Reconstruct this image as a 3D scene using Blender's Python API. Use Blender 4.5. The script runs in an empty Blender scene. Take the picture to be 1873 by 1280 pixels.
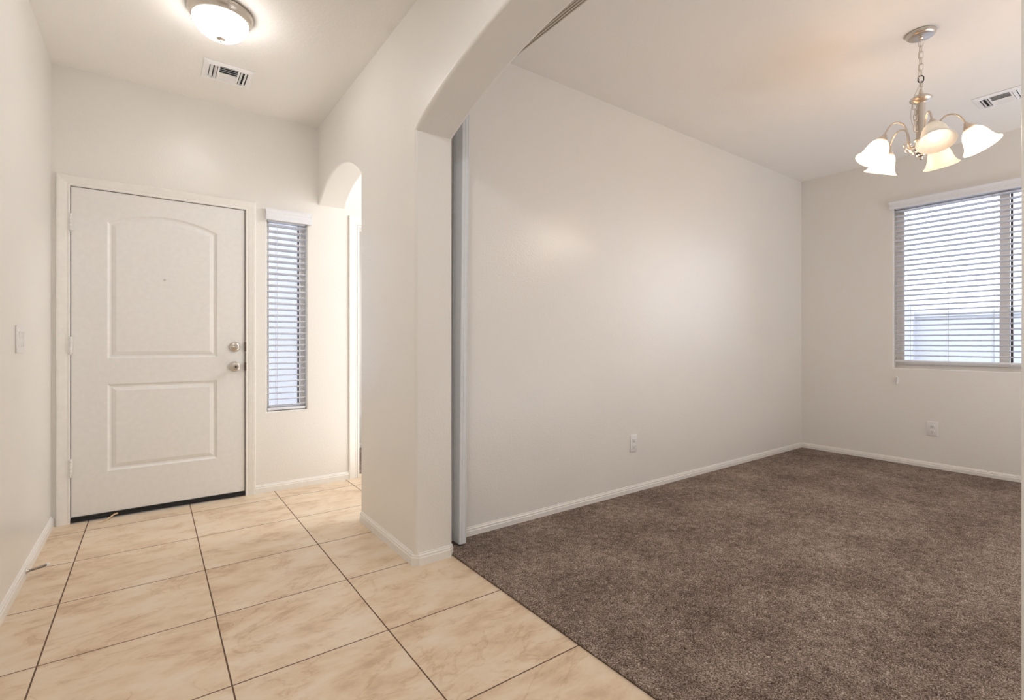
import bpy, bmesh, math, random
from mathutils import Vector, Matrix
R = math.radians
scn = bpy.context.scene
COL = scn.collection
random.seed(4)

# ------------------------------------------------------------------ camera
cam = bpy.data.cameras.new('camera')
cam.sensor_width = 36.0
cam.lens = 36.0 * 905.97 / 1873.0
cam.shift_y = -(640.0 - 626.09) / 1873.0
cam.clip_start = 0.02
camo = bpy.data.objects.new('camera', cam)
COL.objects.link(camo)
camo.location = (0, 0, 1.0984)
camo.rotation_euler = (R(90), 0, -0.6284)
scn.camera = camo

# ------------------------------------------------------------------ exposure, sky, daylight
scn.view_settings.view_transform = 'Standard'
scn.view_settings.look = 'None'
scn.view_settings.gamma = 1.0
scn.view_settings.use_curve_mapping = False
scn.view_settings.exposure = 0.3
scn.cycles.max_bounces = 10
scn.cycles.diffuse_bounces = 6
scn.cycles.glossy_bounces = 4
scn.cycles.transparent_max_bounces = 16
scn.cycles.caustics_reflective = False
scn.cycles.caustics_refractive = False
scn.cycles.sample_clamp_indirect = 6.0

world = bpy.data.worlds.new('sky')
scn.world = world
world.use_nodes = True
bg = world.node_tree.nodes['Background']
bg.inputs[0].default_value = (0.75, 0.83, 1.0, 1)
bg.inputs[1].default_value = 3.5


def area(name, loc, rot, sx, sy, power, color):
    l = bpy.data.lights.new(name, 'AREA')
    l.shape = 'RECTANGLE'
    l.size, l.size_y, l.energy, l.color = sx, sy, power, color
    o = bpy.data.objects.new(name, l)
    COL.objects.link(o)
    o.location = loc
    o.rotation_euler = rot
    return o


def point(name, loc, power, color, radius):
    l = bpy.data.lights.new(name, 'POINT')
    l.energy, l.color, l.shadow_soft_size = power, color, radius
    o = bpy.data.objects.new(name, l)
    COL.objects.link(o)
    o.location = loc
    return o


# area lamps standing in for living room and bedroom daylight, plus added unseen fills
area('living_room_daylight', (1.6, -3.85, 1.45), (R(90), 0, 0), 4.0, 2.3, 6, (0.93, 0.97, 1.0))
area('bedroom_daylight', (2.9, 4.6, 1.4), (R(90), 0, R(90)), 0.7, 1.2, 9, (0.92, 0.95, 1.0))
area('side_hall_up_fill', (2.1, 3.15, 0.03), (R(180), 0, 0), 1.2, 0.9, 10, (0.98, 0.98, 1.0))  # unseen fill near the floor facing up, added to bounce light into the entry
area('side_hall_top_fill', (2.6, 2.85, 2.72), (0, 0, 0), 0.3, 0.3, 23, (0.93, 0.97, 1.04))  # added lamp without a fixture, brightens the side hall and entry

area('living_room_up_fill', (4.2, -1.4, 0.03), (R(180), 0, 0), 2.3, 1.2, 53, (0.93, 0.97, 1.05))  # upward lamp added out of view to brighten the dining ceiling and walls
area('entry_top_fill', (0.2, 0.9, 2.72), (0, 0, 0), 0.3, 0.3, 11, (0.96, 0.97, 0.98))  # unseen overhead fill added to brighten the entry, no fixture there

# ------------------------------------------------------------------ measurements (metres, camera stands over the origin)
XL, YF = -0.486, 4.0            # left wall, entry wall
XC, TW = 1.044, 0.21            # arched wall and its thickness
XD = XC + TW
YB = 2.398                      # long dining room wall
XR = 5.462                      # dining window wall
H = 2.764
YN = -0.75                      # near wall of the dining room
YR = -3.9                       # rear wall of the living room

# ------------------------------------------------------------------ material helpers


def new_mat(name):
    m = bpy.data.materials.new(name)
    m.use_nodes = True
    nt = m.node_tree
    return m, nt, nt.nodes['Principled BSDF']


def nd(nt, kind, **kw):
    n = nt.nodes.new(kind)
    for k, v in kw.items():
        setattr(n, k, v)
    return n


def math_node(nt, op, a, b=None, c=None):
    n = nd(nt, 'ShaderNodeMath', operation=op)
    for i, v in enumerate((a, b, c)):
        if v is None:
            continue
        if isinstance(v, (int, float)):
            n.inputs[i].default_value = v
        else:
            nt.links.new(v, n.inputs[i])
    return n.outputs[0]


def ramp(nt, fac, stops):
    n = nd(nt, 'ShaderNodeValToRGB')
    e = n.color_ramp.elements
    while len(e) < len(stops):
        e.new(0.5)
    for i, (p, c) in enumerate(stops):
        e[i].position = p
        e[i].color = (*c, 1)
    nt.links.new(fac, n.inputs[0])
    return n.outputs[0]


def srgb(r, g, b):
    return tuple((c / 255 / 12.92) if c / 255 <= 0.04045 else ((c / 255 + 0.055) / 1.055) ** 2.4 for c in (r, g, b))


def plain(name, col, rough=0.5, metal=0.0, spec=0.5, emit=None, estr=0.0):
    m, nt, p = new_mat(name)
    tc = nd(nt, 'ShaderNodeTexCoord')
    no = nd(nt, 'ShaderNodeTexNoise')
    no.inputs['Scale'].default_value = 35.0
    no.inputs['Detail'].default_value = 3.0
    nt.links.new(tc.outputs['Object'], no.inputs['Vector'])
    c = ramp(nt, no.outputs[0], [(0.3, tuple(x * 0.975 for x in col)), (0.7, tuple(min(1, x * 1.02) for x in col))])
    nt.links.new(c, p.inputs['Base Color'])
    p.inputs['Roughness'].default_value = rough
    p.inputs['Metallic'].default_value = metal
    p.inputs['Specular IOR Level'].default_value = spec
    if emit:
        p.inputs['Emission Color'].default_value = (*emit, 1)
        p.inputs['Emission Strength'].default_value = estr
    return m


def paint(name, col, rough=0.29, bump=0.24, scale=95.0, spec=0.5):
    """gloss wall paint over an orange peel texture"""
    m, nt, p = new_mat(name)
    tc = nd(nt, 'ShaderNodeTexCoord')
    n1 = nd(nt, 'ShaderNodeTexNoise')
    n1.inputs['Scale'].default_value = scale
    n1.inputs['Detail'].default_value = 2.5
    n1.inputs['Roughness'].default_value = 0.55
    n2 = nd(nt, 'ShaderNodeTexNoise')
    n2.inputs['Scale'].default_value = 2.2
    n2.inputs['Detail'].default_value = 3.0
    nt.links.new(tc.outputs['Object'], n1.inputs['Vector'])
    nt.links.new(tc.outputs['Object'], n2.inputs['Vector'])
    c = ramp(nt, n2.outputs[0], [(0.25, tuple(x * 0.985 for x in col)), (0.75, tuple(min(1, x * 1.01) for x in col))])
    nt.links.new(c, p.inputs['Base Color'])
    b = nd(nt, 'ShaderNodeBump')
    b.inputs['Strength'].default_value = bump
    b.inputs['Distance'].default_value = 0.004
    nt.links.new(n1.outputs[0], b.inputs['Height'])
    nt.links.new(b.outputs[0], p.inputs['Normal'])
    p.inputs['Roughness'].default_value = rough
    p.inputs['Specular IOR Level'].default_value = spec
    return m


def tile_mat():
    m, nt, p = new_mat('travertine_tile')
    L = nt.links
    tc = nd(nt, 'ShaderNodeTexCoord')
    sx = nd(nt, 'ShaderNodeSeparateXYZ')
    L.new(tc.outputs['Object'], sx.inputs[0])
    AX, TX, AY, TY = -0.3163, 0.5237, 3.7961, 0.4969
    u = math_node(nt, 'DIVIDE', math_node(nt, 'SUBTRACT', sx.outputs[0], AX), TX)
    v = math_node(nt, 'DIVIDE', math_node(nt, 'SUBTRACT', sx.outputs[1], AY), TY)
    fu, fv = math_node(nt, 'FRACT', u), math_node(nt, 'FRACT', v)
    du = math_node(nt, 'MULTIPLY', math_node(nt, 'MINIMUM', fu, math_node(nt, 'SUBTRACT', 1.0, fu)), TX)
    dv = math_node(nt, 'MULTIPLY', math_node(nt, 'MINIMUM', fv, math_node(nt, 'SUBTRACT', 1.0, fv)), TY)
    dist = math_node(nt, 'MINIMUM', du, dv)
    inside = nd(nt, 'ShaderNodeMapRange', interpolation_type='SMOOTHSTEP')
    inside.inputs[1].default_value = 0.0019
    inside.inputs[2].default_value = 0.0031
    L.new(dist, inside.inputs[0])
    tid = nd(nt, 'ShaderNodeCombineXYZ')
    L.new(math_node(nt, 'FLOOR', u), tid.inputs[0])
    L.new(math_node(nt, 'FLOOR', v), tid.inputs[1])
    wn = nd(nt, 'ShaderNodeTexWhiteNoise', noise_dimensions='3D')
    L.new(tid.outputs[0], wn.inputs['Vector'])
    off = nd(nt, 'ShaderNodeVectorMath', operation='SCALE')
    L.new(wn.outputs['Color'], off.inputs[0])
    off.inputs['Scale'].default_value = 30.0
    add = nd(nt, 'ShaderNodeVectorMath', operation='ADD')
    L.new(tc.outputs['Object'], add.inputs[0])
    L.new(off.outputs[0], add.inputs[1])
    mp = nd(nt, 'ShaderNodeMapping')
    mp.inputs['Rotation'].default_value = (0, 0, R(-14))
    mp.inputs['Scale'].default_value = (1.0, 1.9, 1.0)
    L.new(add.outputs[0], mp.inputs[0])
    n1 = nd(nt, 'ShaderNodeTexNoise')
    n1.inputs['Scale'].default_value = 4.4
    n1.inputs['Detail'].default_value = 11.0
    n1.inputs['Roughness'].default_value = 0.68
    n1.inputs['Distortion'].default_value = 0.2
    L.new(mp.outputs[0], n1.inputs['Vector'])
    n2 = nd(nt, 'ShaderNodeTexNoise')
    n2.inputs['Scale'].default_value = 2.0
    n2.inputs['Detail'].default_value = 6.0
    n2.inputs['Roughness'].default_value = 0.6
    n2.inputs['Distortion'].default_value = 1.2
    L.new(mp.outputs[0], n2.inputs['Vector'])
    body = ramp(nt, n1.outputs[0], [(0.30, srgb(196, 168, 138)), (0.44, srgb(217, 193, 164)), (0.54, srgb(224, 204, 178)), (0.72, srgb(229, 215, 196))])
    # thin rust coloured veins where the second noise crosses its middle
    vd = math_node(nt, 'ABSOLUTE', math_node(nt, 'SUBTRACT', n2.outputs[0], 0.47))
    vr = nd(nt, 'ShaderNodeMapRange')
    vr.inputs[1].default_value = 0.0
    vr.inputs[2].default_value = 0.022
    vr.inputs[3].default_value = 0.38
    vr.inputs[4].default_value = 0.0
    L.new(vd, vr.inputs[0])
    patch = nd(nt, 'ShaderNodeMapRange')
    patch.inputs[1].default_value = 0.45
    patch.inputs[2].default_value = 0.62
    L.new(n1.outputs[0], patch.inputs[0])
    mv = nd(nt, 'ShaderNodeMix', data_type='RGBA')
    L.new(math_node(nt, 'MULTIPLY', vr.outputs[0], math_node(nt, 'SUBTRACT', 1.0, patch.outputs[0])), mv.inputs[0])
    L.new(body, mv.inputs[6])
    mv.inputs[7].default_value = (*srgb(176, 134, 94), 1)
    mg = nd(nt, 'ShaderNodeMix', data_type='RGBA')
    L.new(inside.outputs[0], mg.inputs[0])
    mg.inputs[6].default_value = (*srgb(104, 78, 60), 1)
    L.new(mv.outputs[2], mg.inputs[7])
    L.new(mg.outputs[2], p.inputs['Base Color'])
    rr = nd(nt, 'ShaderNodeMapRange')
    rr.inputs[3].default_value = 0.8
    rr.inputs[4].default_value = 0.34
    L.new(inside.outputs[0], rr.inputs[0])
    L.new(rr.outputs[0], p.inputs['Roughness'])
    p.inputs['Specular IOR Level'].default_value = 0.4
    b = nd(nt, 'ShaderNodeBump')
    b.inputs['Strength'].default_value = 0.6
    b.inputs['Distance'].default_value = 0.002
    hh = math_node(nt, 'ADD', inside.outputs[0], math_node(nt, 'MULTIPLY', n1.outputs[0], 0.35))
    L.new(hh, b.inputs['Height'])
    L.new(b.outputs[0], p.inputs['Normal'])
    return m


def carpet_mat():
    m, nt, p = new_mat('carpet_pile')
    L = nt.links
    tc = nd(nt, 'ShaderNodeTexCoord')
    n1 = nd(nt, 'ShaderNodeTexNoise')
    n1.inputs['Scale'].default_value = 210.0
    n1.inputs['Detail'].default_value = 3.0
    n1.inputs['Roughness'].default_value = 0.7
    n2 = nd(nt, 'ShaderNodeTexNoise')
    n2.inputs['Scale'].default_value = 3.0
    n2.inputs['Detail'].default_value = 5.0
    n3 = nd(nt, 'ShaderNodeTexNoise')
    n3.inputs['Scale'].default_value = 26.0
    n3.inputs['Detail'].default_value = 4.0
    n3.inputs['Roughness'].default_value = 0.6
    for n in (n2, n3):
        L.new(tc.outputs['Object'], n.inputs['Vector'])
    # tufts lean over in a direction that changes every few centimetres
    sc = nd(nt, 'ShaderNodeVectorMath', operation='SCALE')
    L.new(n3.outputs['Color'], sc.inputs[0])
    sc.inputs['Scale'].default_value = 0.035
    ad = nd(nt, 'ShaderNodeVectorMath', operation='ADD')
    L.new(tc.outputs['Object'], ad.inputs[0])
    L.new(sc.outputs[0], ad.inputs[1])
    L.new(ad.outputs[0], n1.inputs['Vector'])
    f = math_node(nt, 'ADD', n1.outputs[0], math_node(nt, 'MULTIPLY', math_node(nt, 'SUBTRACT', n2.outputs[0], 0.5), 0.16))
    f = math_node(nt, 'ADD', f, math_node(nt, 'MULTIPLY', math_node(nt, 'SUBTRACT', n3.outputs[0], 0.5), 0.22))
    c = ramp(nt, f, [(0.34, srgb(58, 45, 39)), (0.45, srgb(114, 97, 87)), (0.55, srgb(156, 138, 126)), (0.66, srgb(220, 203, 189))])
    L.new(c, p.inputs['Base Color'])
    p.inputs['Roughness'].default_value = 0.95
    p.inputs['Specular IOR Level'].default_value = 0.1
    b = nd(nt, 'ShaderNodeBump')
    b.inputs['Strength'].default_value = 1.0
    b.inputs['Distance'].default_value = 0.006
    L.new(n1.outputs[0], b.inputs['Height'])
    L.new(b.outputs[0], p.inputs['Normal'])
    return m


def glass_mat(name, tint=(0.96, 0.98, 1.0)):
    m, nt, p = new_mat(name)
    tr = nd(nt, 'ShaderNodeBsdfTransparent')
    tr.inputs[0].default_value = (*tint, 1)
    gl = nd(nt, 'ShaderNodeBsdfGlossy')
    gl.inputs['Roughness'].default_value = 0.02
    fr = nd(nt, 'ShaderNodeFresnel')
    fr.inputs[0].default_value = 1.45
    mx = nd(nt, 'ShaderNodeMixShader')
    nt.links.new(fr.outputs[0], mx.inputs[0])
    nt.links.new(tr.outputs[0], mx.inputs[1])
    nt.links.new(gl.outputs[0], mx.inputs[2])
    nt.links.new(mx.outputs[0], nt.nodes['Material Output'].inputs[0])
    return m


def lamp_glass(name, col, emit, estr, transl=0.5, clear=0.0):
    """frosted alabaster glass that lets a bulb shine through; emit = its glow when lit"""
    m, nt, p = new_mat(name)
    L = nt.links
    tc = nd(nt, 'ShaderNodeTexCoord')
    no = nd(nt, 'ShaderNodeTexNoise')
    no.inputs['Scale'].default_value = 14.0
    no.inputs['Detail'].default_value = 4.0
    no.inputs['Distortion'].default_value = 1.5
    L.new(tc.outputs['Object'], no.inputs['Vector'])
    c = ramp(nt, no.outputs[0], [(0.3, tuple(x * 0.93 for x in col)), (0.65, col)])
    L.new(c, p.inputs['Base Color'])
    p.inputs['Roughness'].default_value = 0.3
    tl = nd(nt, 'ShaderNodeBsdfTranslucent')
    L.new(c, tl.inputs[0])
    mx = nd(nt, 'ShaderNodeMixShader')
    mx.inputs[0].default_value = transl
    L.new(p.outputs[0], mx.inputs[1])
    L.new(tl.outputs[0], mx.inputs[2])
    out = mx.outputs[0]
    if clear > 0:
        tp = nd(nt, 'ShaderNodeBsdfTransparent')
        tp.inputs[0].default_value = (*col, 1)
        m2 = nd(nt, 'ShaderNodeMixShader')
        m2.inputs[0].default_value = clear
        L.new(out, m2.inputs[1])
        L.new(tp.outputs[0], m2.inputs[2])
        out = m2.outputs[0]
    if estr > 0:
        em = nd(nt, 'ShaderNodeEmission')
        em.inputs[0].default_value = (*emit, 1)
        em.inputs[1].default_value = estr
        ad = nd(nt, 'ShaderNodeAddShader')
        L.new(out, ad.inputs[0])
        L.new(em.outputs[0], ad.inputs[1])
        out = ad.outputs[0]
    L.new(out, nt.nodes['Material Output'].inputs[0])
    return m


def emission(name, col, s):
    m, nt, p = new_mat(name)
    p.inputs['Base Color'].default_value = (*col, 1)
    p.inputs['Emission Color'].default_value = (*col, 1)
    p.inputs['Emission Strength'].default_value = s
    return m


def brushed(name, col, rough=0.3):
    m, nt, p = new_mat(name)
    tc = nd(nt, 'ShaderNodeTexCoord')
    mp = nd(nt, 'ShaderNodeMapping')
    mp.inputs['Scale'].default_value = (20, 20, 400)
    no = nd(nt, 'ShaderNodeTexNoise')
    no.inputs['Scale'].default_value = 2.0
    nt.links.new(tc.outputs['Object'], mp.inputs[0])
    nt.links.new(mp.outputs[0], no.inputs['Vector'])
    r = nd(nt, 'ShaderNodeMapRange')
    r.inputs[3].default_value = rough * 0.8
    r.inputs[4].default_value = rough * 1.25
    nt.links.new(no.outputs[0], r.inputs[0])
    nt.links.new(r.outputs[0], p.inputs['Roughness'])
    p.inputs['Base Color'].default_value = (*col, 1)
    p.inputs['Metallic'].default_value = 1.0
    return m


WALLC = srgb(233, 230, 225)
M = dict(
    wall=paint('cream_wall_paint', WALLC),
    ceil=paint('ceiling_paint', srgb(241, 238, 233), rough=0.6, bump=0.3, scale=60, spec=0.3),
    trim=plain('white_trim_paint', srgb(236, 233, 228), rough=0.32),
    door=plain('white_door_paint', srgb(230, 228, 225), rough=0.4),
    tile=tile_mat(),
    carpet=carpet_mat(),
    nickel=brushed('brushed_nickel', (0.62, 0.57, 0.51), 0.3),
    chrome=brushed('polished_nickel', (0.72, 0.69, 0.66), 0.16),
    black=plain('black_rubber', (0.012, 0.011, 0.011), rough=0.6),
    dark=plain('dark_metal', (0.03, 0.026, 0.024), rough=0.45),
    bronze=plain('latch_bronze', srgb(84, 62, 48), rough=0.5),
    slot=plain('duct_shadow_paint', (0.02, 0.02, 0.022), rough=0.9),
    vent=plain('white_vent_enamel', srgb(244, 243, 243), rough=0.4),
    plastic=plain('white_plastic', srgb(232, 230, 229), rough=0.35),
    slat=plain('white_faux_wood_slat', srgb(233, 234, 239), rough=0.4),
    vinyl=plain('almond_window_vinyl', srgb(246, 240, 232), rough=0.45),
    cord=plain('blind_cord', srgb(214, 208, 200), rough=0.8),
    glass=glass_mat('window_glass'),
    vinyldoor=plain('pale_grey_vinyl', srgb(222, 225, 229), rough=0.35),
    track=plain('taupe_track_metal', srgb(206, 198, 188), rough=0.4),
    stucco=paint('pale_stucco', srgb(180, 174, 170), rough=0.9, bump=0.8, scale=40, spec=0.1),
    block=paint('pale_block_wall', srgb(206, 204, 202), rough=0.9, bump=0.5, scale=30, spec=0.1),
    ground=paint('desert_gravel', srgb(154, 157, 168), rough=1.0, bump=0.6, scale=60, spec=0.1),
    bowl=lamp_glass('lit_bowl_glass', srgb(245, 225, 190), (0.94, 0.97, 1.04), 16, 0.5),
    shade_lit=lamp_glass('lit_alabaster_shade', srgb(252, 232, 206), (1.0, 0.74, 0.50), 0.30, 0.4, 0.40),
    shade_off=lamp_glass('white_alabaster_shade', srgb(250, 247, 241), (1, 1, 1), 0.0, 0.4),
    bulb_lit=emission('lit_bulb', (1.0, 0.95, 0.88), 270.0),
    bulb_off=emission('dim_bulb', (1.0, 0.95, 0.88), 1.5),
    twig=plain('tan_peeled_strip', srgb(214, 184, 140), rough=0.7),
)

# ------------------------------------------------------------------ mesh helpers


def origin_of(o):
    v = Vector((0, 0, 0))
    while o is not None:
        v += o.location
        o = o.parent
    return v


def obj(name, bm, mat, parent=None, smooth=None, local=False):
    """link the bmesh as one mesh object; world coordinates unless local"""
    bmesh.ops.recalc_face_normals(bm, faces=bm.faces[:])
    if parent is not None and not local:
        bmesh.ops.translate(bm, vec=-origin_of(parent), verts=bm.verts[:])
    if smooth is not None:
        for f in bm.faces:
            f.smooth = True
        for e in bm.edges:
            if len(e.link_faces) == 2:
                e.smooth = e.calc_face_angle(0) < R(smooth)
    me = bpy.data.meshes.new(name)
    bm.to_mesh(me)
    bm.free()
    me.materials.append(mat)
    o = bpy.data.objects.new(name, me)
    COL.objects.link(o)
    o.parent = parent
    return o


def own_origin(o, loc):
    """move a mesh object's origin to loc without moving its shape"""
    o.data.transform(Matrix.Translation(-Vector(loc)))
    o.location = loc
    return o


def tag(o, label=None, cat=None, group=None, kind=None):
    for k, v in (('label', label), ('category', cat), ('group', group), ('kind', kind)):
        if v:
            o[k] = v
    return o


def empty(name, loc, label=None, cat=None, group=None, kind=None):
    o = bpy.data.objects.new(name, None)
    o.empty_display_size = 0.05
    COL.objects.link(o)
    o.location = loc
    return tag(o, label, cat, group, kind)


def box(bm, x0, x1, y0, y1, z0, z1, bev=0.0, seg=2):
    v = bmesh.ops.create_cube(bm, size=1.0)['verts']
    for q in v:
        q.co = Vector(((x0 + x1) / 2 + q.co.x * (x1 - x0), (y0 + y1) / 2 + q.co.y * (y1 - y0), (z0 + z1) / 2 + q.co.z * (z1 - z0)))
    if bev > 0:
        es = list({e for q in v for e in q.link_edges})
        bmesh.ops.bevel(bm, geom=es, offset=bev, segments=seg, affect='EDGES', profile=0.5)
    return bm


def B(*a, **k):
    return box(bmesh.new(), *a, **k)


def lathe(bm, prof, seg=32, mat=None):
    """prof = [(radius, height)] about +Z, then moved by mat"""
    rings = []
    for r, z in prof:
        if r < 1e-6:
            rings.append([bm.verts.new((0, 0, z))])
        else:
            rings.append([bm.verts.new((r * math.cos(2 * math.pi * k / seg), r * math.sin(2 * math.pi * k / seg), z)) for k in range(seg)])
    for a, b in zip(rings, rings[1:]):
        for k in range(seg):
            q = [a[k % len(a)], a[(k + 1) % len(a)], b[(k + 1) % len(b)], b[k % len(b)]]
            u = []
            for x in q:
                if x not in u:
                    u.append(x)
            if len(u) > 2:
                bm.faces.new(u)
    if mat is not None:
        for ring in rings:
            for q in ring:
                q.co = mat @ q.co
    return bm


def tube(bm, pts, r, seg=10, closed=False, caps=True):
    pts = [Vector(p) for p in pts]
    n = len(pts)
    rings = []
    up = None
    for i, p in enumerate(pts):
        if closed:
            t = (pts[(i + 1) % n] - pts[i - 1]).normalized()
        else:
            t = (pts[min(i + 1, n - 1)] - pts[max(i - 1, 0)]).normalized()
        if up is None:
            a = Vector((0, 0, 1)) if abs(t.z) < 0.9 else Vector((1, 0, 0))
            up = (a - t * a.dot(t)).normalized()
        else:
            up = (up - t * up.dot(t)).normalized()
        s = t.cross(up)
        rr = r[i] if isinstance(r, (list, tuple)) else r
        rings.append([bm.verts.new(p + (up * math.cos(2 * math.pi * k / seg) + s * math.sin(2 * math.pi * k / seg)) * rr) for k in range(seg)])
    for i in range(n if closed else n - 1):
        a, b = rings[i], rings[(i + 1) % n]
        for k in range(seg):
            bm.faces.new((a[k], a[(k + 1) % seg], b[(k + 1) % seg], b[k]))
    if caps and not closed:
        bm.faces.new(rings[0])
        bm.faces.new(rings[-1])
    return bm


def smooth_path(pts, sub=6):
    """Catmull-Rom through pts"""
    P = [Vector(p) for p in pts]
    P = [P[0] * 2 - P[1]] + P + [P[-1] * 2 - P[-2]]
    out = []
    for i in range(1, len(P) - 2):
        for k in range(sub):
            t = k / sub
            a, b, c, d = P[i - 1:i + 3]
            out.append(0.5 * ((2 * b) + (c - a) * t + (2 * a - 5 * b + 4 * c - d) * t * t + (3 * b - a - 3 * c + d) * t ** 3))
    out.append(P[-2])
    return out


def sweep(bm, path, prof, mapf):
    """sweep profile [(left offset, out)] along a 2-D polyline with mitred corners; mapf(u, v, out) -> xyz"""
    n = len(path)
    rings = []
    for i in range(n):
        p = Vector(path[i])
        ds = []
        if i > 0:
            ds.append((p - Vector(path[i - 1])).normalized())
        if i < n - 1:
            ds.append((Vector(path[i + 1]) - p).normalized())
        ns = [Vector((-d.y, d.x)) for d in ds]
        m = ns[0] if len(ns) == 1 else (ns[0] + ns[1]) / (1 + ns[0].dot(ns[1]))
        rings.append([bm.verts.new(mapf(*(p + m * o), z)) for o, z in prof])
    k = len(prof)
    for a, b in zip(rings, rings[1:]):
        for j in range(k):
            bm.faces.new((a[j], a[(j + 1) % k], b[(j + 1) % k], b[j]))
    bm.faces.new(rings[0])
    bm.faces.new(rings[-1])
    return bm


def wall_holes(u0, u1, v0, v1, holes, mapf, bevel=0.0, bevel_holes=None):
    """slab in (u, v) with rectangular holes; mapf(u, v, side) with side 0 = room face, 1 = far face"""
    bm = bmesh.new()
    us = sorted({u0, u1, *[h[0] for h in holes], *[h[1] for h in holes]})
    vs = sorted({v0, v1, *[h[2] for h in holes], *[h[3] for h in holes]})
    us = [u for u in us if u0 <= u <= u1]
    vs = [v for v in vs if v0 <= v <= v1]
    V = {}

    def vert(i, j, s):
        if (i, j, s) not in V:
            V[(i, j, s)] = bm.verts.new(mapf(us[i], vs[j], s))
        return V[(i, j, s)]

    def solid(i, j):
        if i < 0 or j < 0 or i >= len(us) - 1 or j >= len(vs) - 1:
            return False
        cu, cv = (us[i] + us[i + 1]) / 2, (vs[j] + vs[j + 1]) / 2
        return not any(h[0] < cu < h[1] and h[2] < cv < h[3] for h in holes)
    bev = []
    for i in range(len(us) - 1):
        for j in range(len(vs) - 1):
            if not solid(i, j):
                continue
            for s in (0, 1):
                bm.faces.new([vert(i, j, s), vert(i + 1, j, s), vert(i + 1, j + 1, s), vert(i, j + 1, s)])
            for (di, dj, a, b) in ((-1, 0, (i, j), (i, j + 1)), (1, 0, (i + 1, j), (i + 1, j + 1)), (0, -1, (i, j), (i + 1, j)), (0, 1, (i, j + 1), (i + 1, j + 1))):
                if not solid(i + di, j + dj):
                    bm.faces.new([vert(*a, 0), vert(*b, 0), vert(*b, 1), vert(*a, 1)])
                    inside = 0 <= i + di < len(us) - 1 and 0 <= j + dj < len(vs) - 1
                    if inside and bevel > 0:
                        cu = (us[i + di] + us[i + di + 1]) / 2
                        cv = (vs[j + dj] + vs[j + dj + 1]) / 2
                        if bevel_holes is None or any(h[0] < cu < h[1] and h[2] < cv < h[3] for h in bevel_holes):
                            bev.append((vert(*a, 0), vert(*b, 0)))
    if bev:
        bmesh.ops.recalc_face_normals(bm, faces=bm.faces[:])
        es = [bm.edges.get(p) for p in bev]
        bmesh.ops.bevel(bm, geom=[e for e in es if e], offset=bevel, segments=4, affect='EDGES', profile=0.5)
    return bm


def weighted(o):
    m = o.modifiers.new('weighted', 'WEIGHTED_NORMAL')
    m.keep_sharp = True
    return o


def cut_ring(bm, outline, holes, mapf):
    """flat face with polygon holes"""
    es = []
    loops = []
    for lp in [outline] + holes:
        vs = [bm.verts.new(mapf(*p)) for p in lp]
        loops.append(vs)
        es += [bm.edges.new((vs[i], vs[(i + 1) % len(vs)])) for i in range(len(vs))]
    bmesh.ops.triangle_fill(bm, edges=es, use_beauty=True)
    return loops


# ================================================================== THE SETTING
st = lambda o: tag(o, kind='structure')
st(obj('floor', B(XL - 0.12, 5.7, YR - 0.1, 4.16, -0.1, 0.0), M['tile']))
st(obj('ceiling', B(XL - 0.12, 5.62, YR - 0.1, 4.15, H, H + 0.12), M['ceil']))
st(obj('wall_left', B(XL - 0.12, XL, YR, 4.15, 0.0, H), M['wall']))

# entry wall: front door, sidelight, doorway of the front bedroom
DX0, DX1, DZ1 = -0.3985, 0.5388, 2.0455
SX0, SX1, SZ0, SZ1 = 0.684, 0.961, 0.588, 2.0495
QX0, QX1, QZ1 = 1.352, 2.13, 2.0495
bm = wall_holes(XL, 3.0, 0, H, [(DX0 - 0.004, DX1 + 0.004, -1, DZ1 + 0.004), (SX0, SX1, SZ0, SZ1), (QX0, QX1, -1, QZ1)],
                lambda u, v, s: (u, YF + 0.15 * s, max(v, 0)), 0.012, [(SX0, SX1, SZ0, SZ1)])
for f in [f for f in bm.faces if f.calc_area() < 1e-7]:
    bm.faces.remove(f)
weighted(st(obj('wall_entry', bm, M['wall'], smooth=35)))


# arched wall between entry and dining room
def arch(y0, y1, z0, rise, n):
    w = (y1 - y0) / 2
    r = (w * w + rise * rise) / (2 * rise)
    a = math.asin(w / r)
    c = (y0 + y1) / 2
    return [(c + r * math.sin(t), z0 + rise - r + r * math.cos(t)) for t in [(-a + 2 * a * k / n) for k in range(n + 1)]]


AY0, AY1, SPR = 0.153, 2.245, 2.142
BY0, BY1 = 3.03, 4.03
big = arch(AY0, AY1, SPR, 0.207, 40)
small = arch(BY0, BY1, 2.14, 0.190, 24)
outline = [(YN - 0.12, 0), (AY0, 0)] + big + [(AY1, 0), (BY0, 0)] + small + [(4.03, H), (YN - 0.12, H)]
bm = bmesh.new()
fr = [bm.verts.new((XC, y, z)) for y, z in outline]
bk = [bm.verts.new((XD, y, z)) for y, z in outline]
bm.faces.new(fr)
bm.faces.new(bk)
n = len(outline)
for i in range(n):
    bm.faces.new((fr[i], fr[(i + 1) % n], bk[(i + 1) % n], bk[i]))
bmesh.ops.recalc_face_normals(bm, faces=bm.faces[:])
i0, i1 = 1, 1 + len(big) + 1
j0, j1 = i1 + 1, i1 + len(small)
es = []
for side in (fr, bk):
    for i in list(range(i0, i1)) + list(range(j0, j1)):
        es.append(bm.edges.get((side[i], side[i + 1])))
bmesh.ops.bevel(bm, geom=[e for e in es if e], offset=0.019, segments=5, affect='EDGES', profile=0.5)
bmesh.ops.triangulate(bm, faces=[f for f in bm.faces if len(f.verts) > 4])
weighted(st(obj('wall_center', bm, M['wall'], smooth=30)))

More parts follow.
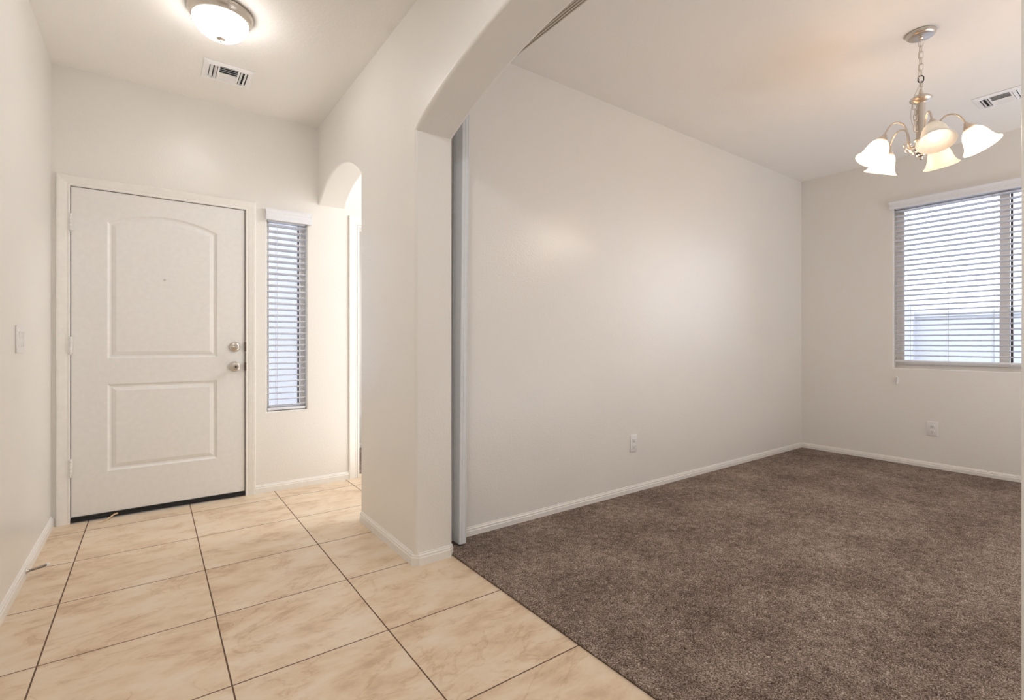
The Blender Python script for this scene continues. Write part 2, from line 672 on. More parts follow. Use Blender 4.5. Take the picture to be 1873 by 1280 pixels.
st(obj('wall_back', B(XD, XR, YB, YB + 0.12, 0, H), M['wall']))
WY0, WY1, WZ0, WZ1 = 0.15, 1.605, 0.868, 2.345
bm = wall_holes(YN - 0.12, YB + 0.12, 0, H, [(WY0, WY1, WZ0, WZ1)], lambda u, v, s: (XR + 0.15 * s, u, v), 0.012)
weighted(st(obj('wall_right', bm, M['wall'], smooth=35)))
st(obj('wall_hall', B(2.9, 3.0, YB + 0.12, 4.0, 0, H), M['wall']))
st(obj('wall_rear', B(XL, 5.6, YR - 0.1, YR, 0, H), M['wall']))
st(obj('wall_living', B(XR, XR + 0.15, YR, YN - 0.12, 0, H), M['wall']))

# front bedroom seen through the doorway past the little arch
st(obj('wall_bedroom', B(1.2, 3.1, 5.06, 5.18, 0, H), M['wall']))
st(obj('wall_porch', B(1.2, 1.3, 4.15, 9.0, -0.1, 3.0), M['stucco']))
st(obj('ceiling_bedroom', B(1.3, 3.1, 4.15, 5.06, 2.6, 2.7), M['ceil']))
st(obj('wall_bedroom_end', B(3.1, 3.2, 4.15, 5.18, 0, H), M['wall']))

# carpet
tag(obj('floor_carpet', B(1.2515, XR, YN, YB, 0.0, 0.011, bev=0.006), M['carpet']),
    'brown speckled wall-to-wall carpet of the dining room', 'carpet', kind='structure')
st(obj('floor_bedroom', B(1.3, 3.1, 4.10, 5.06, 0.0, 0.012), M['carpet']))

# baseboards
BP = [(0.0, 0.0), (0.0125, 0.0), (0.0125, 0.037), (0.0098, 0.041), (0.0098, 0.049), (0.0050, 0.054), (0.0046, 0.0585), (0.0, 0.0605)]
flat = lambda u, v, z: (u, v, z)


def baseboard(name, paths):
    bm = bmesh.new()
    for p in paths:
        sweep(bm, p, BP, flat)
    return st(obj(name, bm, M['trim']))


baseboard('baseboard_left', [[(XL, YF), (XL, YR)]])
baseboard('baseboard_entry', [[(1.282, YF), (0.606, YF)]])
c = 0.022
baseboard('baseboard_center', [[(XD - c, BY0), (XC + c, BY0), (XC, BY0 - c), (XC, AY1 + c), (XC + c, AY1), (XD - c, AY1), (XD, AY1 + c), (XD, AY1 + 0.06)][::-1],
                               [(XD, AY0 - c), (XD - c, AY0), (XC + c, AY0), (XC, AY0 - c), (XC, YN)][::-1]])
baseboard('baseboard_back', [[(XR - 0.013, YB), (XD + 0.02, YB)]])
baseboard('baseboard_right', [[(XR, YN), (XR, YB)]])
baseboard('baseboard_bedroom', [[(3.1, 5.06), (1.3, 5.06)]])

# casings
CP = [(0.0, 0.0), (0.0, 0.009), (0.006, 0.012), (0.014, 0.0105), (0.022, 0.0125), (0.050, 0.0165), (0.060, 0.0165), (0.064, 0.012), (0.064, 0.0)]


def casing(name, x0, x1, z1, jamb_depth):
    path = [(x1, 0.0), (x1, z1), (x0, z1), (x0, 0.0)]
    # left normal of the path points inward, so mirror the offsets to grow outward
    bm = sweep(bmesh.new(), path, [(-o, t) for o, t in CP], lambda u, v, t: (u, YF - t, v))
    o = st(obj(name, bm, M['trim']))
    return o


casing('trim_1', DX0 - 0.0025, DX1 + 0.0025, DZ1 + 0.002, 0.1)
casing('trim_2', QX0 - 0.008, QX1 + 0.008, QZ1 + 0.006, 0.1)
st(obj('trim_3', box(box(B(QX0 - 0.0005, QX0 + 0.014, YF - 0.006, YF + 0.15, 0, QZ1), QX1 - 0.014, QX1 + 0.0005, YF - 0.006, YF + 0.15, 0, QZ1),
                     QX0 + 0.014, QX1 - 0.014, YF - 0.006, YF + 0.15, QZ1 - 0.014, QZ1 + 0.0005), M['trim']))

# ------------------------------------------------------------------ front door
dr = empty('door_1', ((DX0 + DX1) / 2, YF, 0), 'white two panel front door with an arched upper panel', 'door', kind='structure')
SL0, SL1 = DX0 + 0.0015, DX1 - 0.002
SB, ST = 0.036, DZ1 - 0.0015
DF = YF + 0.001
bm = bmesh.new()
outl = [(SL0, SB), (SL1, SB), (SL1, ST), (SL0, ST)]
P0, P1 = -0.2265, 0.3665
mid, hw = (P0 + P1) / 2, (P1 - P0) / 2


def panel_loop(d, z0, z1, rise):
    w = hw - d
    if rise <= 0:
        return [(mid - w, z0 + d), (mid + w, z0 + d), (mid + w, z1 - d), (mid - w, z1 - d)]
    r = (hw * hw + rise * rise) / (2 * rise)
    cz = z1 + rise - r
    pts = [(mid - w, z0 + d), (mid + w, z0 + d)]
    a = math.asin(w / (r - d))
    for k in range(25):
        t = a - 2 * a * k / 24
        pts.append((mid + (r - d) * math.sin(t), cz + (r - d) * math.cos(t)))
    return pts


specs = [(0.292, 0.836, 0.0), (0.997, 1.853, 0.071)]
mapd = lambda x, z: (x, DF, z)
loops = cut_ring(bm, outl, [panel_loop(0, *s) for s in specs], mapd)
steps = [(0.004, 0.0035), (0.011, 0.0085), (0.020, 0.0095), (0.027, 0.0065), (0.044, 0.0015)]
for s, lp in zip(specs, loops[1:]):
    prev = lp
    for d, dep in steps:
        cur = [bm.verts.new((x, DF + dep, z)) for x, z in panel_loop(d, *s)]
        m_ = len(cur)
        for i in range(m_):
            bm.faces.new((prev[i], prev[(i + 1) % m_], cur[(i + 1) % m_], cur[i]))
        prev = cur
    bm.faces.new(prev)
bo = [bm.verts.new((x, DF + 0.044, z)) for x, z in outl]
for i in range(4):
    bm.faces.new((loops[0][i], loops[0][(i + 1) % 4], bo[(i + 1) % 4], bo[i]))
bm.faces.new(bo)
obj('door_panel', bm, M['door'], dr)
# bottom sweep and threshold
obj('door_sweep', box(B(SL0, SL1, YF - 0.004, YF + 0.04, 0.004, SB - 0.001, bev=0.003), SL0, SL1, YF - 0.012, YF - 0.004, 0.012, 0.022), M['black'], dr)
obj('door_jamb', box(box(B(DX0 - 0.0045, DX0 - 0.0005, YF + 0.02, YF + 0.15, 0, DZ1), DX1 + 0.0005, DX1 + 0.0045, YF + 0.02, YF + 0.15, 0, DZ1),
                     DX0, DX1, YF + 0.02, YF + 0.15, DZ1 + 0.0005, DZ1 + 0.0045), M['bronze'], dr)
for z in (1.828, 1.082, 0.340):
    bm = bmesh.new()
    for k in range(5):
        lathe(bm, [(0, -0.0098), (0.0068, -0.0098), (0.0072, -0.009), (0.0072, 0.009), (0.0068, 0.0098), (0, 0.0098)], 14,
              Matrix.Translation((DX0 - 0.001, YF - 0.0145, z + (k - 2) * 0.0205)))
    box(bm, DX0 - 0.003, DX0 + 0.012, YF - 0.0115, YF + 0.0005, z - 0.05, z + 0.05)
    lathe(bm, [(0, -0.006), (0.004, -0.004), (0.0055, 0), (0.003, 0.005), (0, 0.006)], 12, Matrix.Translation((DX0 - 0.001, YF - 0.0145, z - 0.055)))
    obj('hinge', bm, M['door'], dr, smooth=40)
RY = Matrix.Rotation(R(90), 4, 'X')     # +Z of a lathe profile -> -Y (into the room)
HX = 0.474
bm = lathe(bmesh.new(), [(0, 0), (0.033, 0), (0.034, 0.004), (0.031, 0.010), (0.024, 0.014), (0.012, 0.0155), (0, 0.016)], 36, Matrix.Translation((HX, YF, 1.066)) @ RY)
db = obj('deadbolt', bm, M['nickel'], dr, smooth=40)
bm = bmesh.new()
lathe(bm, [(0, 0.014), (0.0075, 0.014), (0.007, 0.022), (0, 0.022)], 16, Matrix.Translation((HX, YF, 1.066)) @ RY)
box(bm, HX - 0.019, HX + 0.019, YF - 0.032, YF - 0.021, 1.061, 1.071, bev=0.004)
obj('thumb_turn', bm, M['chrome'], db, smooth=40)
bm = lathe(bmesh.new(), [(0, 0), (0.034, 0), (0.035, 0.004), (0.031, 0.010), (0.020, 0.015), (0.013, 0.018), (0.0125, 0.036), (0.020, 0.041),
                         (0.027, 0.048), (0.0285, 0.056), (0.026, 0.063), (0.019, 0.067), (0.013, 0.067), (0.011, 0.0645), (0, 0.0645)], 36, Matrix.Translation((HX, YF, 0.927)) @ RY)
kb = obj('knob', bm, M['nickel'], dr, smooth=40)
bm = lathe(bmesh.new(), [(0, 0.0645), (0.0065, 0.0645), (0.0065, 0.069), (0, 0.069)], 16, Matrix.Translation((HX, YF, 0.927)) @ RY)
obj('lock_button', bm, M['dark'], kb, smooth=40)
bm = lathe(bmesh.new(), [(0, 0.0), (0.0068, 0.0), (0.0068, 0.002), (0.0045, 0.0028), (0.004, 0.0015), (0, 0.0015)], 18, Matrix.Translation((0.067, YF + 0.0025, 1.511)) @ RY)
obj('peephole', bm, M['nickel'], dr, smooth=40)
obj('latch_plate', B(DX1 - 0.0035, DX1 + 0.006, YF - 0.0125, YF + 0.018, 1.035, 1.100, bev=0.001), M['bronze'], dr)
obj('latch_plate', B(DX1 - 0.0035, DX1 + 0.007, YF - 0.0125, YF + 0.018, 0.896, 0.955, bev=0.001), M['bronze'], dr)

# ------------------------------------------------------------------ windows
w1 = empty('window_1', ((SX0 + SX1) / 2, YF + 0.12, SZ0), kind='structure')
fw = 0.026


def ring_frame(bm, a0, a1, z0, z1, w, b0, b1, axis):
    """rectangular frame in a wall that faces -Y (axis 'x') or -X (axis 'y')"""
    for (p0, p1, q0, q1) in ((a0, a0 + w, z0, z1), (a1 - w, a1, z0, z1), (a0 + w, a1 - w, z0, z0 + w), (a0 + w, a1 - w, z1 - w, z1)):
        if axis == 'x':
            box(bm, p0, p1, b0, b1, q0, q1)
        else:
            box(bm, b0, b1, p0, p1, q0, q1)
    return bm


obj('window_frame', ring_frame(bmesh.new(), SX0, SX1, SZ0, SZ1, fw, YF + 0.085, YF + 0.135, 'x'), M['vinyl'], w1)
obj('pane', B(SX0 + fw - 0.004, SX1 - fw + 0.004, YF + 0.105, YF + 0.111, SZ0 + fw - 0.004, SZ1 - fw + 0.004), M['glass'], w1)
bm = ring_frame(bmesh.new(), SX0 + 0.012, SX1 - 0.012, SZ0 + 0.005, SZ1 - 0.01, 0.018, YF + 0.138, YF + 0.146, 'x')  # dark ring put in for the shadow of the outer frame beside the pane
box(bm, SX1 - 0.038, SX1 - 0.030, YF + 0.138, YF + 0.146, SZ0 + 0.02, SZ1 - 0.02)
obj('shade_edge_frame', bm, M['bronze'], w1)
w2 = empty('window_2', (XR + 0.12, (WY0 + WY1) / 2, WZ0), kind='structure')
wf = 0.036
MY = 0.893
bm = ring_frame(bmesh.new(), WY0, WY1, WZ0, WZ1, 0.030, XR + 0.085, XR + 0.14, 'y')
obj('window_frame', bm, M['vinyl'], w2)
for (a, b, o_) in ((WY0 + 0.028, MY + 0.022, 0.112), (MY - 0.022, WY1 - 0.028, 0.094)):
    s_ = obj('window_sash', ring_frame(bmesh.new(), a, b, WZ0 + 0.028, WZ1 - 0.028, 0.026, XR + o_ - 0.009, XR + o_ + 0.009, 'y'), M['vinyl'], w2)
    if o_ < 0.1:
        obj('meeting_rail', B(XR + o_ - 0.011, XR + o_ + 0.009, MY - 0.029, MY + 0.030, WZ0 + 0.03, WZ1 - 0.03, bev=0.002), M['vinyl'], s_)
    obj('pane', B(XR + o_ - 0.003, XR + o_ + 0.003, a + 0.022, b - 0.022, WZ0 + 0.05, WZ1 - 0.05), M['glass'], s_)


obj('shade_edge_frame', ring_frame(bmesh.new(), WY0 + 0.02, MY - 0.028, WZ0 + 0.02, WZ1 - 0.02, 0.014, XR + 0.126, XR + 0.136, 'y'), M['bronze'], w2)  # dark ring added as the shaded, backlit edge beside the mullion
# ------------------------------------------------------------------ blinds
def blind(root, length, z_top, z_bot, pitch, tilt, place, ladders, valance):
    """place = matrix from local (along, toward room = -y, up) to world offset inside root"""
    sl = bmesh.new()
    box(sl, -length / 2, length / 2, -0.025, 0.025, -0.0015, 0.0015, bev=0.0007, seg=1)
    bmesh.ops.rotate(sl, cent=(0, 0, 0), matrix=Matrix.Rotation(tilt, 3, 'X'), verts=sl.verts[:])
    first = obj('slat', sl, M['slat'], root, local=True)
    first.matrix_local = place @ Matrix.Translation((0, 0, z_top))
    k = 1
    while z_top - k * pitch > z_bot + 0.02:
        c_ = first.copy()
        COL.objects.link(c_)
        c_.parent = root
        c_.matrix_local = place @ Matrix.Translation((0, 0, z_top - k * pitch))
        k += 1
    bm = B(-length / 2, length / 2, -0.025, 0.025, z_bot - 0.008, z_bot + 0.008, bev=0.003)
    o = obj('bottom_rail', bm, M['slat'], root, local=True, smooth=40)
    o.matrix_local = place
    bm = B(-length / 2, length / 2, -0.024, 0.024, z_top + 0.022, z_top + 0.062, bev=0.002)
    o = obj('headrail', bm, M['slat'], root, local=True)
    o.matrix_local = place
    for x in ladders:
        bm = bmesh.new()
        for y in (-0.0265, 0.0265):
            tube(bm, [(x, y, z_top + 0.03), (x, y, z_bot)], 0.0009, 6)
        tube(bm, [(x + 0.008, 0, z_top + 0.03), (x + 0.008, 0, z_bot)], 0.0008, 6)
        o = obj('ladder_cord', bm, M['cord'], root, local=True)
        o.matrix_local = place
    # moulded valance with returns
    x0, x1, z0, z1, yf, yb = valance
    prof = [(0.0, z0), (0.012, z0), (0.012, z0 + 0.30 * (z1 - z0)), (0.0095, z0 + 0.36 * (z1 - z0)), (0.0095, z0 + 0.62 * (z1 - z0)),
            (0.013, z0 + 0.70 * (z1 - z0)), (0.016, z0 + 0.86 * (z1 - z0)), (0.018, z0 + 0.90 * (z1 - z0)), (0.018, z1), (0.0, z1)]
    y0 = yf + 0.018
    bm = sweep(bmesh.new(), [(x0 + 0.018, yb), (x0 + 0.018, y0), (x1 - 0.018, y0), (x1 - 0.018, yb)], [(-a, b) for a, b in prof], flat)
    o = obj('valance', bm, M['slat'], root, local=True)
    o.matrix_local = place


b1 = empty('window_blind', ((SX0 + SX1) / 2, YF + 0.04, SZ0), 'narrow white slatted blind in the tall sidelight beside the front door', 'blind')
L1 = SX1 - SX0 - 0.012
blind(b1, L1, 2.0 - 0.03 - SZ0, 0.014, 0.0447, R(-15), Matrix.Identity(4), (-L1 / 2 + 0.062, L1 / 2 - 0.042),
      (0.6668 - (SX0 + SX1) / 2, 0.9958 - (SX0 + SX1) / 2, 1.998 - SZ0, 2.078 - SZ0, -0.075, -0.0405))
b2 = empty('window_blind', (XR + 0.035, (WY0 + WY1) / 2, WZ0), 'wide white slatted blind over the dining room window', 'blind')
L2 = WY1 - WY0 - 0.014
PL2 = Matrix.Rotation(R(-90), 4, 'Z')    # local -y -> world -x, local x -> world -y
blind(b2, L2, 2.330 - 0.045 - WZ0, 0.062, 0.0450, R(-11.5), PL2, (-L2 / 2 + 0.10, -L2 / 2 + 0.36, -L2 / 2 + 0.645, L2 / 2 - 0.4, L2 / 2 - 0.12),
      (-(WY1 - WY0) / 2 - 0.028, (WY1 - WY0) / 2 + 0.028, 2.303 - WZ0, 2.371 - WZ0, -0.082, -0.0355))

# ------------------------------------------------------------------ folding door and its track
fd = empty('folding_door', (1.345, 2.39, 0.02), 'pale grey accordion door folded up behind the arch jamb', 'folding door')
bm = bmesh.new()
prof = [(1.3215, 2.300), (1.3245, 2.2965), (1.337, 2.2955), (1.339, 2.2935), (1.343, 2.2955), (1.357, 2.2955), (1.359, 2.2935), (1.362, 2.2955), (1.3655, 2.2985),
        (1.3655, 2.366), (1.3215, 2.366)]
lo = [bm.verts.new((x, y, 0.022)) for x, y in prof]
hi = [bm.verts.new((x, y, 2.412)) for x, y in prof]
for i in range(len(prof)):
    bm.faces.new((lo[i], lo[(i + 1) % len(prof)], hi[(i + 1) % len(prof)], hi[i]))
bm.faces.new(lo)
bm.faces.new(hi)
obj('lead_post', bm, M['vinyldoor'], fd)
bm = bmesh.new()
pl = [(1.3235 if i % 2 else 1.3635, 2.366 + 0.0055 * i) for i in range(6)]
sweep(bm, pl, [(-0.0012, 0.026), (0.0012, 0.026), (0.0012, 2.408), (-0.0012, 2.408)], flat)
obj('pleated_curtain', bm, M['vinyldoor'], fd)
fd.rotation_euler = (0, R(0.55), 0)
tr = empty('door_track', (1.345, 1.2, 2.424), 'taupe metal sliding track above the big arch on the dining room side', 'door track')
bm = bmesh.new()
y0, y1 = 0.17, 2.385
box(bm, 1.325, 1.366, y0, y1, 2.430, 2.452)
for x in (1.325, 1.336, 1.349, 1.361):
    box(bm, x, x + 0.005, y0, y1, 2.424, 2.430)
obj('rail', bm, M['track'], tr)
obj('mounting_board', B(XD + 0.0005, 1.364, y0, y1, 2.4525, 2.468, bev=0.002), M['trim'], tr)


# ------------------------------------------------------------------ vents
def vent(loc, rot, label):
    t = empty('ceiling_vent', loc, label, 'vent', 'ceiling vents')
    t.rotation_euler = (0, 0, rot)
    LX, LY = 0.133, 0.127
    bm = bmesh.new()
    holes = [(-0.103, -0.058, -0.085, 0.085), (-0.048, 0.048, -0.095, 0.095), (0.058, 0.103, -0.085, 0.085)]
    wb = wall_holes(-LX, LX, -LY, LY, holes, lambda u, v, s: (u, v, -0.011 + 0.0095 * s))
    bm.free()
    # sloping outer lip
    for q in wb.verts:
        if abs(abs(q.co.x) - LX) < 1e-5 or abs(abs(q.co.y) - LY) < 1e-5:
            if q.co.z < -0.006:
                q.co.z = -0.004
    obj('vent_frame', wb, M['vent'], t, local=True)
    obj('duct', B(-0.112, 0.112, -0.104, 0.104, -0.0016, -0.0002), M['slot'], t, local=True)

    def blade(cx, cy, length, along, ang):
        bm = B(-length / 2, length / 2, -0.0085, 0.0085, -0.0006, 0.0006)
        mt = Matrix.Translation((cx, cy, -0.0085)) @ Matrix.Rotation(R(90) if along == 'y' else 0, 4, 'Z') @ Matrix.Rotation(ang, 4, 'X')
        bmesh.ops.transform(bm, matrix=mt, verts=bm.verts[:])
        obj('louver', bm, M['vent'], t, local=True)
    for k in range(2):
        blade(-0.0905 + 0.022 * k, 0, 0.17, 'y', R(38))
        blade(0.0905 - 0.022 * k, 0, 0.17, 'y', R(-38))
    for k in range(8):
        blade(0, -0.084 + 0.024 * k, 0.096, 'x', R(38) if k < 4 else R(-38))
    return t


vent((0.3805, 3.523, H), 0, 'white square ceiling vent beside the entry flush light')
vent((4.676, 0.765, H), R(-90), 'white ceiling vent near the dining room window, beyond the chandelier')


# ------------------------------------------------------------------ flush light
FX, FY = 0.281, 2.885
fl = empty('ceiling_light', (FX, FY, H), 'lit brushed nickel flush ceiling light with a frosted glass bowl', 'ceiling light')
T0 = Matrix.Translation((FX, FY, H))
obj('base_ring', lathe(bmesh.new(), [(0.06, 0), (0.138, 0), (0.1455, -0.003), (0.147, -0.010), (0.143, -0.016), (0.1425, -0.022), (0.138, -0.030), (0.133, -0.036), (0.131, -0.044),
                                     (0.126, -0.0475), (0.121, -0.045), (0.120, -0.03), (0.06, -0.012)], 64, T0), M['nickel'], fl, smooth=40)
bowl = [(0.1245 * math.sin(t), -0.046 - 0.088 * (math.cos(t))) for t in [R(90) * k / 18 for k in range(19)]]
bm = lathe(bmesh.new(), bowl, 64, T0)
obj('glass_bowl', bm, M['bowl'], fl, smooth=60)
obj('finial', lathe(bmesh.new(), [(0, -0.131), (0.020, -0.132), (0.021, -0.136), (0.012, -0.139), (0.006, -0.142), (0.0075, -0.147), (0.006, -0.152), (0, -0.154)], 28, T0), M['nickel'], fl, smooth=40)
point('flush_bulb_light', (FX - 0.045, FY + 0.0, H - 0.075), 3.0, (1.0, 0.95, 0.88), 0.02)
point('flush_bulb_glow', (FX + 0.05, FY + 0.0, H - 0.065), 1.0, (1.0, 0.95, 0.88), 0.02)

# ------------------------------------------------------------------ chandelier
CX, CY = 3.347, 0.863
ch = empty('chandelier', (CX, CY, H), 'brushed nickel five light chandelier with frosted bell shades', 'chandelier')
TC = lambda z: Matrix.Translation((CX, CY, z))
obj('canopy', lathe(bmesh.new(), [(0, 0), (0.064, 0), (0.066, -0.004), (0.064, -0.013), (0.058, -0.021), (0.050, -0.024), (0.012, -0.025), (0.011, -0.032), (0.006, -0.036), (0.006, -0.042), (0, -0.043)], 48, TC(H)), M['nickel'], ch, smooth=35)


def link(bm, c, ang, hh=0.0185, w=0.0085, r=0.0017, tilt=0.0):
    pts = []
    for k in range(20):
        t = 2 * math.pi * k / 20
        x = w * math.cos(t)
        z = (hh - w) * (1 if math.sin(t) > 0 else -1) + w * math.sin(t)
        x, z = x * math.cos(tilt) + z * math.sin(tilt), z * math.cos(tilt) - x * math.sin(tilt)
        pts.append((c[0] + x * math.cos(ang), c[1] + x * math.sin(ang), c[2] + z))
    tube(bm, pts, r, 8, closed=True)


CA = -0.55
bm = bmesh.new()
zz = H - 0.055
k = 0
while zz > 2.54:
    link(bm, (CX, CY, zz), 1.824 + (1.25 if k % 2 else 0.0), 0.0200, 0.0098)
    zz -= 0.0325
    k += 1
link(bm, (CX, CY, 2.476), CA + 1.2, 0.017)
link(bm, (CX + 0.003, CY - 0.003, 2.488), CA + 0.3, 0.018, 0.010)
obj('chain', bm, M['nickel'], ch, smooth=50)
bm = bmesh.new()
link(bm, (CX, CY, 2.515), 1.824 + 0.3, 0.0185, 0.0125, 0.0027)
obj('chain_link', bm, M['dark'], ch, smooth=50)
# spare chain and lamp wire hanging beside the stem
rx, ry = -math.cos(CA), -math.sin(CA)
bm = bmesh.new()
for k in range(5):
    q = 0.035 - 0.002 * k + 0.004 * (k > 2)
    link(bm, (CX + rx * q, CY + ry * q, 2.365 - 0.0295 * k), 1.824 + (1.25 if k % 2 else 0.0), 0.018, tilt=0.08)
obj('spare_chain', bm, M['nickel'], ch, smooth=50)
P = lambda q, z, s=0.0: (CX + rx * q + ry * s, CY + ry * q - rx * s, z)
bm = tube(bmesh.new(), smooth_path([P(0.004, H - 0.045), P(0.009, 2.66), P(0.007, 2.58), P(0.014, 2.53), P(0.006, 2.49), P(0.022, 2.455), P(0.046, 2.40), P(0.052, 2.36), P(0.058, 2.32), P(0.050, 2.275), P(0.034, 2.245), P(0.022, 2.24)]), 0.0016, 8)
obj('lamp_wire', bm, M['nickel'], ch, smooth=50)
obj('stem', lathe(bmesh.new(), [(0, 2.462 - H), (0.006, 2.46 - H), (0.009, 2.445 - H), (0.014, 2.432 - H), (0.030, 2.424 - H), (0.047, 2.412 - H), (0.050, 2.405 - H), (0.046, 2.398 - H), (0.032, 2.390 - H), (0.024, 2.386 - H), (0.0205, 2.383 - H),
                                (0.0205, 2.20 - H), (0.026, 2.196 - H), (0.028, 2.185 - H), (0.022, 2.178 - H), (0.020, 2.16 - H)], 40, TC(H)), M['nickel'], ch, smooth=35)
obj('hub', lathe(bmesh.new(), [(0.020, 2.165 - H), (0.034, 2.160 - H), (0.047, 2.148 - H), (0.050, 2.138 - H), (0.046, 2.130 - H), (0.036, 2.124 - H), (0.035, 2.116 - H), (0.030, 2.110 - H), (0.019, 2.106 - H), (0.018, 2.100 - H),
                               (0.011, 2.096 - H), (0.008, 2.092 - H), (0.010, 2.086 - H), (0.006, 2.081 - H), (0, 2.079 - H)], 40, TC(H)), M['chrome'], ch, smooth=35)
LIT = [True, True, False, True, False]
for k in range(5):
    a = 2.384 - k * 2 * math.pi / 5
    ca, sa = math.cos(a), math.sin(a)
    Q = lambda r, z, s=0.0: Vector((CX + ca * r - sa * s, CY + sa * r + ca * s, z))
    arm = obj('arm', tube(bmesh.new(), smooth_path([Q(0.030, 2.147), Q(0.050, 2.150), Q(0.062, 2.170), Q(0.065, 2.210), Q(0.072, 2.250), Q(0.094, 2.281), Q(0.124, 2.287), Q(0.152, 2.270), Q(0.171, 2.240), Q(0.182, 2.212)], 7), 0.0048, 12), M['nickel'], ch, smooth=50)
    obj('scroll', tube(bmesh.new(), smooth_path([Q(0.048, 2.172), Q(0.060, 2.158), Q(0.074, 2.150), Q(0.084, 2.158), Q(0.082, 2.172), Q(0.074, 2.170), Q(0.076, 2.162)], 6), 0.0034, 8), M['chrome'], arm, smooth=50)
    ax = (Q(0.237, 2.098) - Q(0.183, 2.213)).normalized()
    rot = Vector((0, 0, 1)).rotation_difference(ax).to_matrix().to_4x4()
    T = Matrix.Translation(Q(0.180, 2.219)) @ rot
    obj('shade_holder', lathe(bmesh.new(), [(0, -0.008), (0.009, -0.007), (0.012, 0.002), (0.018, 0.010), (0.026, 0.026), (0.031, 0.036), (0.0318, 0.042), (0.029, 0.042), (0.022, 0.027), (0, 0.02)], 32, T), M['nickel'], arm, smooth=45)
    pr = [(0.028, 0.030), (0.0345, 0.040), (0.043, 0.052), (0.050, 0.068), (0.0545, 0.086), (0.0585, 0.104), (0.064, 0.120), (0.072, 0.133), (0.081, 0.142)]
    prof = []
    for i in range(len(pr) - 1):
        for s in range(3):
            f = s / 3
            prof.append((pr[i][0] * (1 - f) + pr[i + 1][0] * f, pr[i][1] * (1 - f) + pr[i + 1][1] * f))
    prof.append(pr[-1])
    bm = lathe(bmesh.new(), prof + [(pr[-1][0] - 0.0005, pr[-1][1] + 0.0022)] + [(r - 0.0034, z - 0.0005) for r, z in prof[::-1]], 48, T)
    sh = obj('shade', bm, M['shade_lit'] if LIT[k] else M['shade_off'], ch, smooth=50)
    if LIT[k]:
        sh['label'] = 'lit glass shade'
    bm = lathe(bmesh.new(), [(0, 0.045), (0.013, 0.045), (0.014, 0.062), (0.020, 0.074), (0.0275, 0.090), (0.0295, 0.102), (0.027, 0.115), (0.018, 0.126), (0.008, 0.130), (0, 0.131)], 28, T)
    bo_ = obj('bulb', bm, M['bulb_lit'] if LIT[k] else M['bulb_off'], ch, smooth=60)
    if LIT[k]:
        bo_['label'] = 'glowing bulb'
    else:
        bo_['label'] = 'dim frosted bulb'

# ------------------------------------------------------------------ switch, outlets
sw = empty('light_switch', (XL, 3.125, 1.1125), 'white three gang rocker switch on the left wall before the front door', 'light switch')
obj('wall_plate', B(XL, XL + 0.007, 3.0425, 3.2075, 1.050, 1.175, bev=0.003), M['plastic'], sw, smooth=40)
for k in range(3):
    yc = 3.125 + (k - 1) * 0.046
    bm = bmesh.new()
    pts = [(0.005, -0.034), (0.0085, -0.034), (0.0075, 0.0), (0.0115, 0.034), (0.005, 0.034)]
    vs = [[bm.verts.new((XL + x, yc + s * 0.0165, 1.1125 + z)) for x, z in pts] for s in (-1, 1)]
    for i in range(5):
        bm.faces.new((vs[0][i], vs[0][(i + 1) % 5], vs[1][(i + 1) % 5], vs[1][i]))
    bm.faces.new(vs[0])
    bm.faces.new(vs[1])
    obj('rocker', bm, M['plastic'], sw)


def outlet(loc, rot, label):
    """faces local -Y"""
    t = empty('wall_outlet', loc, label, 'outlet', 'wall outlets')
    t.rotation_euler = (0, 0, rot)
    obj('wall_plate', B(-0.037, 0.037, -0.006, 0, -0.062, 0.062, bev=0.0025), M['plastic'], t, local=True, smooth=40)
    for zc in (0.0225, -0.0225):
        rc = obj('receptacle', B(-0.0165, 0.0165, -0.0082, -0.005, zc - 0.0145, zc + 0.0145, bev=0.0012), M['plastic'], t, local=True, smooth=40)
        bm = B(-0.0082, -0.0058, -0.0086, -0.0080, zc - 0.002, zc + 0.007)
        box(bm, 0.0056, 0.0078, -0.0086, -0.0080, zc - 0.001, zc + 0.006)
        lathe(bm, [(0, 0), (0.0028, 0), (0.0028, 0.0006), (0, 0.0006)], 12, Matrix.Translation((0, -0.0080, zc - 0.0075)) @ RY)
        obj('socket_slots', bm, M['slot'], rc, local=True)
    return t


outlet((2.834, YB, 0.364), 0, 'white outlet plate low on the long dining room wall')
outlet((XR, 1.3285, 0.352), R(-90), 'white outlet plate low on the wall under the dining room window')
outlet((1.712, 5.06, 0.352), 0, 'white outlet plate glimpsed through the doorway past the small arch')

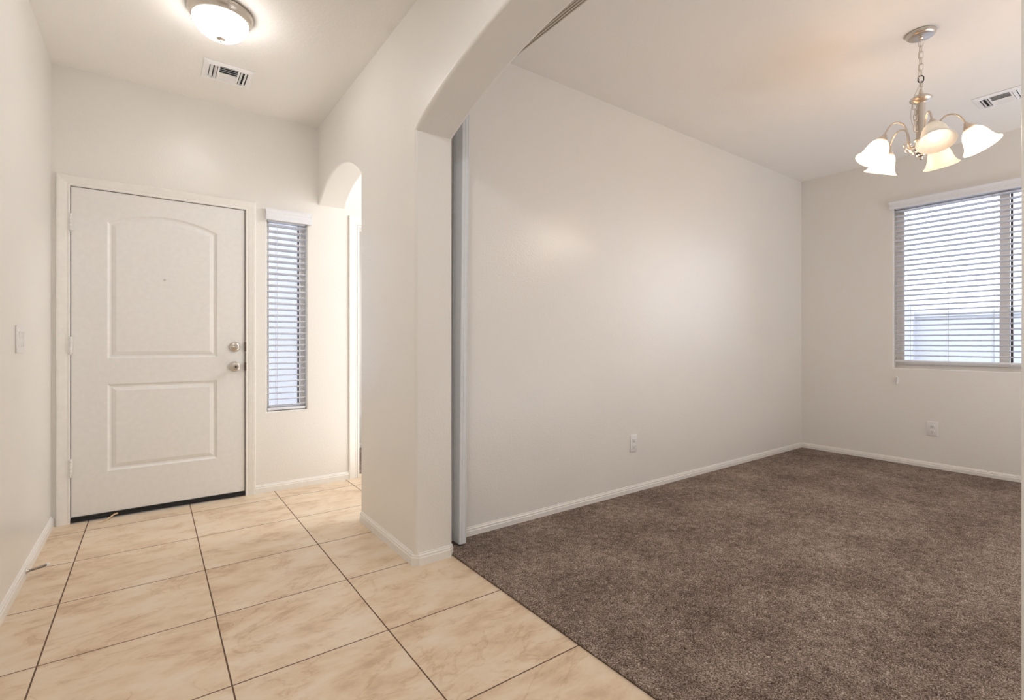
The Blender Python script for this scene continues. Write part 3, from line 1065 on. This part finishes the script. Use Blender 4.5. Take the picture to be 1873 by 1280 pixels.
# ------------------------------------------------------------------ door stop, cleat, scrap
ds = empty('door_stop', (XL + 0.012, 3.19, 0.034), 'spring door stop with a white tip on the left baseboard', 'door stop')
AXS = Matrix.Rotation(R(90), 4, 'Y')
obj('mount', lathe(bmesh.new(), [(0, 0), (0.011, 0), (0.010, 0.006), (0.006, 0.010), (0, 0.010)], 20, Matrix.Translation((XL + 0.0115, 3.19, 0.034)) @ AXS), M['nickel'], ds, smooth=40)
bm = bmesh.new()
pts = []
for i in range(20 * 14 + 1):
    t = i / 14
    s = t / 20
    pts.append((XL + 0.018 + 0.062 * s, 3.19 + 0.034 * s + 0.0048 * math.cos(2 * math.pi * t), 0.034 + 0.004 * s * s - 0.002 * s + 0.0048 * math.sin(2 * math.pi * t)))
obj('spring', tube(bm, pts, 0.0012, 6), plain('dull_spring_steel', srgb(150, 142, 134), 0.45, 0.6), ds, smooth=50)
tip = Matrix.Translation((XL + 0.077, 3.222, 0.036)) @ Matrix.Rotation(R(28), 4, 'Z') @ AXS
obj('tip', lathe(bmesh.new(), [(0, 0), (0.0062, 0), (0.0068, 0.004), (0.0066, 0.011), (0.0045, 0.014), (0, 0.0145)], 18, tip), M['plastic'], ds, smooth=40)

cl = empty('cord_cleat', (XR, 1.574, 0.757), 'small white cord cleat on the wall below the dining room blind', 'cord cleat')
bm = B(XR - 0.014, XR, 1.567, 1.581, 0.740, 0.770, bev=0.002)
obj('cleat_post', bm, M['plastic'], cl, smooth=40)
obj('cleat_horn', tube(bmesh.new(), smooth_path([(XR - 0.026, 1.574, 0.722), (XR - 0.018, 1.574, 0.742), (XR - 0.018, 1.574, 0.768), (XR - 0.026, 1.574, 0.788)]), 0.006, 10), M['plastic'], cl, smooth=50)

bm = tube(bmesh.new(), smooth_path([(-0.262, 3.905, 0.004), (-0.235, 3.925, 0.006), (-0.215, 3.948, 0.012), (-0.195, 3.975, 0.020), (-0.175, 3.983, 0.024)], 5), [0.002 + 0.0035 * (k / 20) for k in range(21)], 8)
tag(obj('peeled_strip', bm, M['twig'], smooth=50), 'curled tan strip lying at the foot of the front door', 'debris')
own_origin(bpy.data.objects['peeled_strip'], (-0.22, 3.94, 0.0))

# ------------------------------------------------------------------ outside
st(obj('ground', B(-12, 20, -12, 16, -0.25, -0.12), M['ground']))
yw = empty('garden_wall', (8.6, 1.5, -0.12), 'pale block garden wall outside the dining room window', 'garden wall')
obj('block_courses', B(8.6, 8.75, -8, 12, -0.12, 1.45), M['block'], yw)
obj('coping', B(8.57, 8.78, -8, 12, 1.45, 1.52), M['block'], yw)
obj('pilaster', B(8.5, 8.8, 2.28, 2.52, -0.12, 1.6), M['block'], yw)
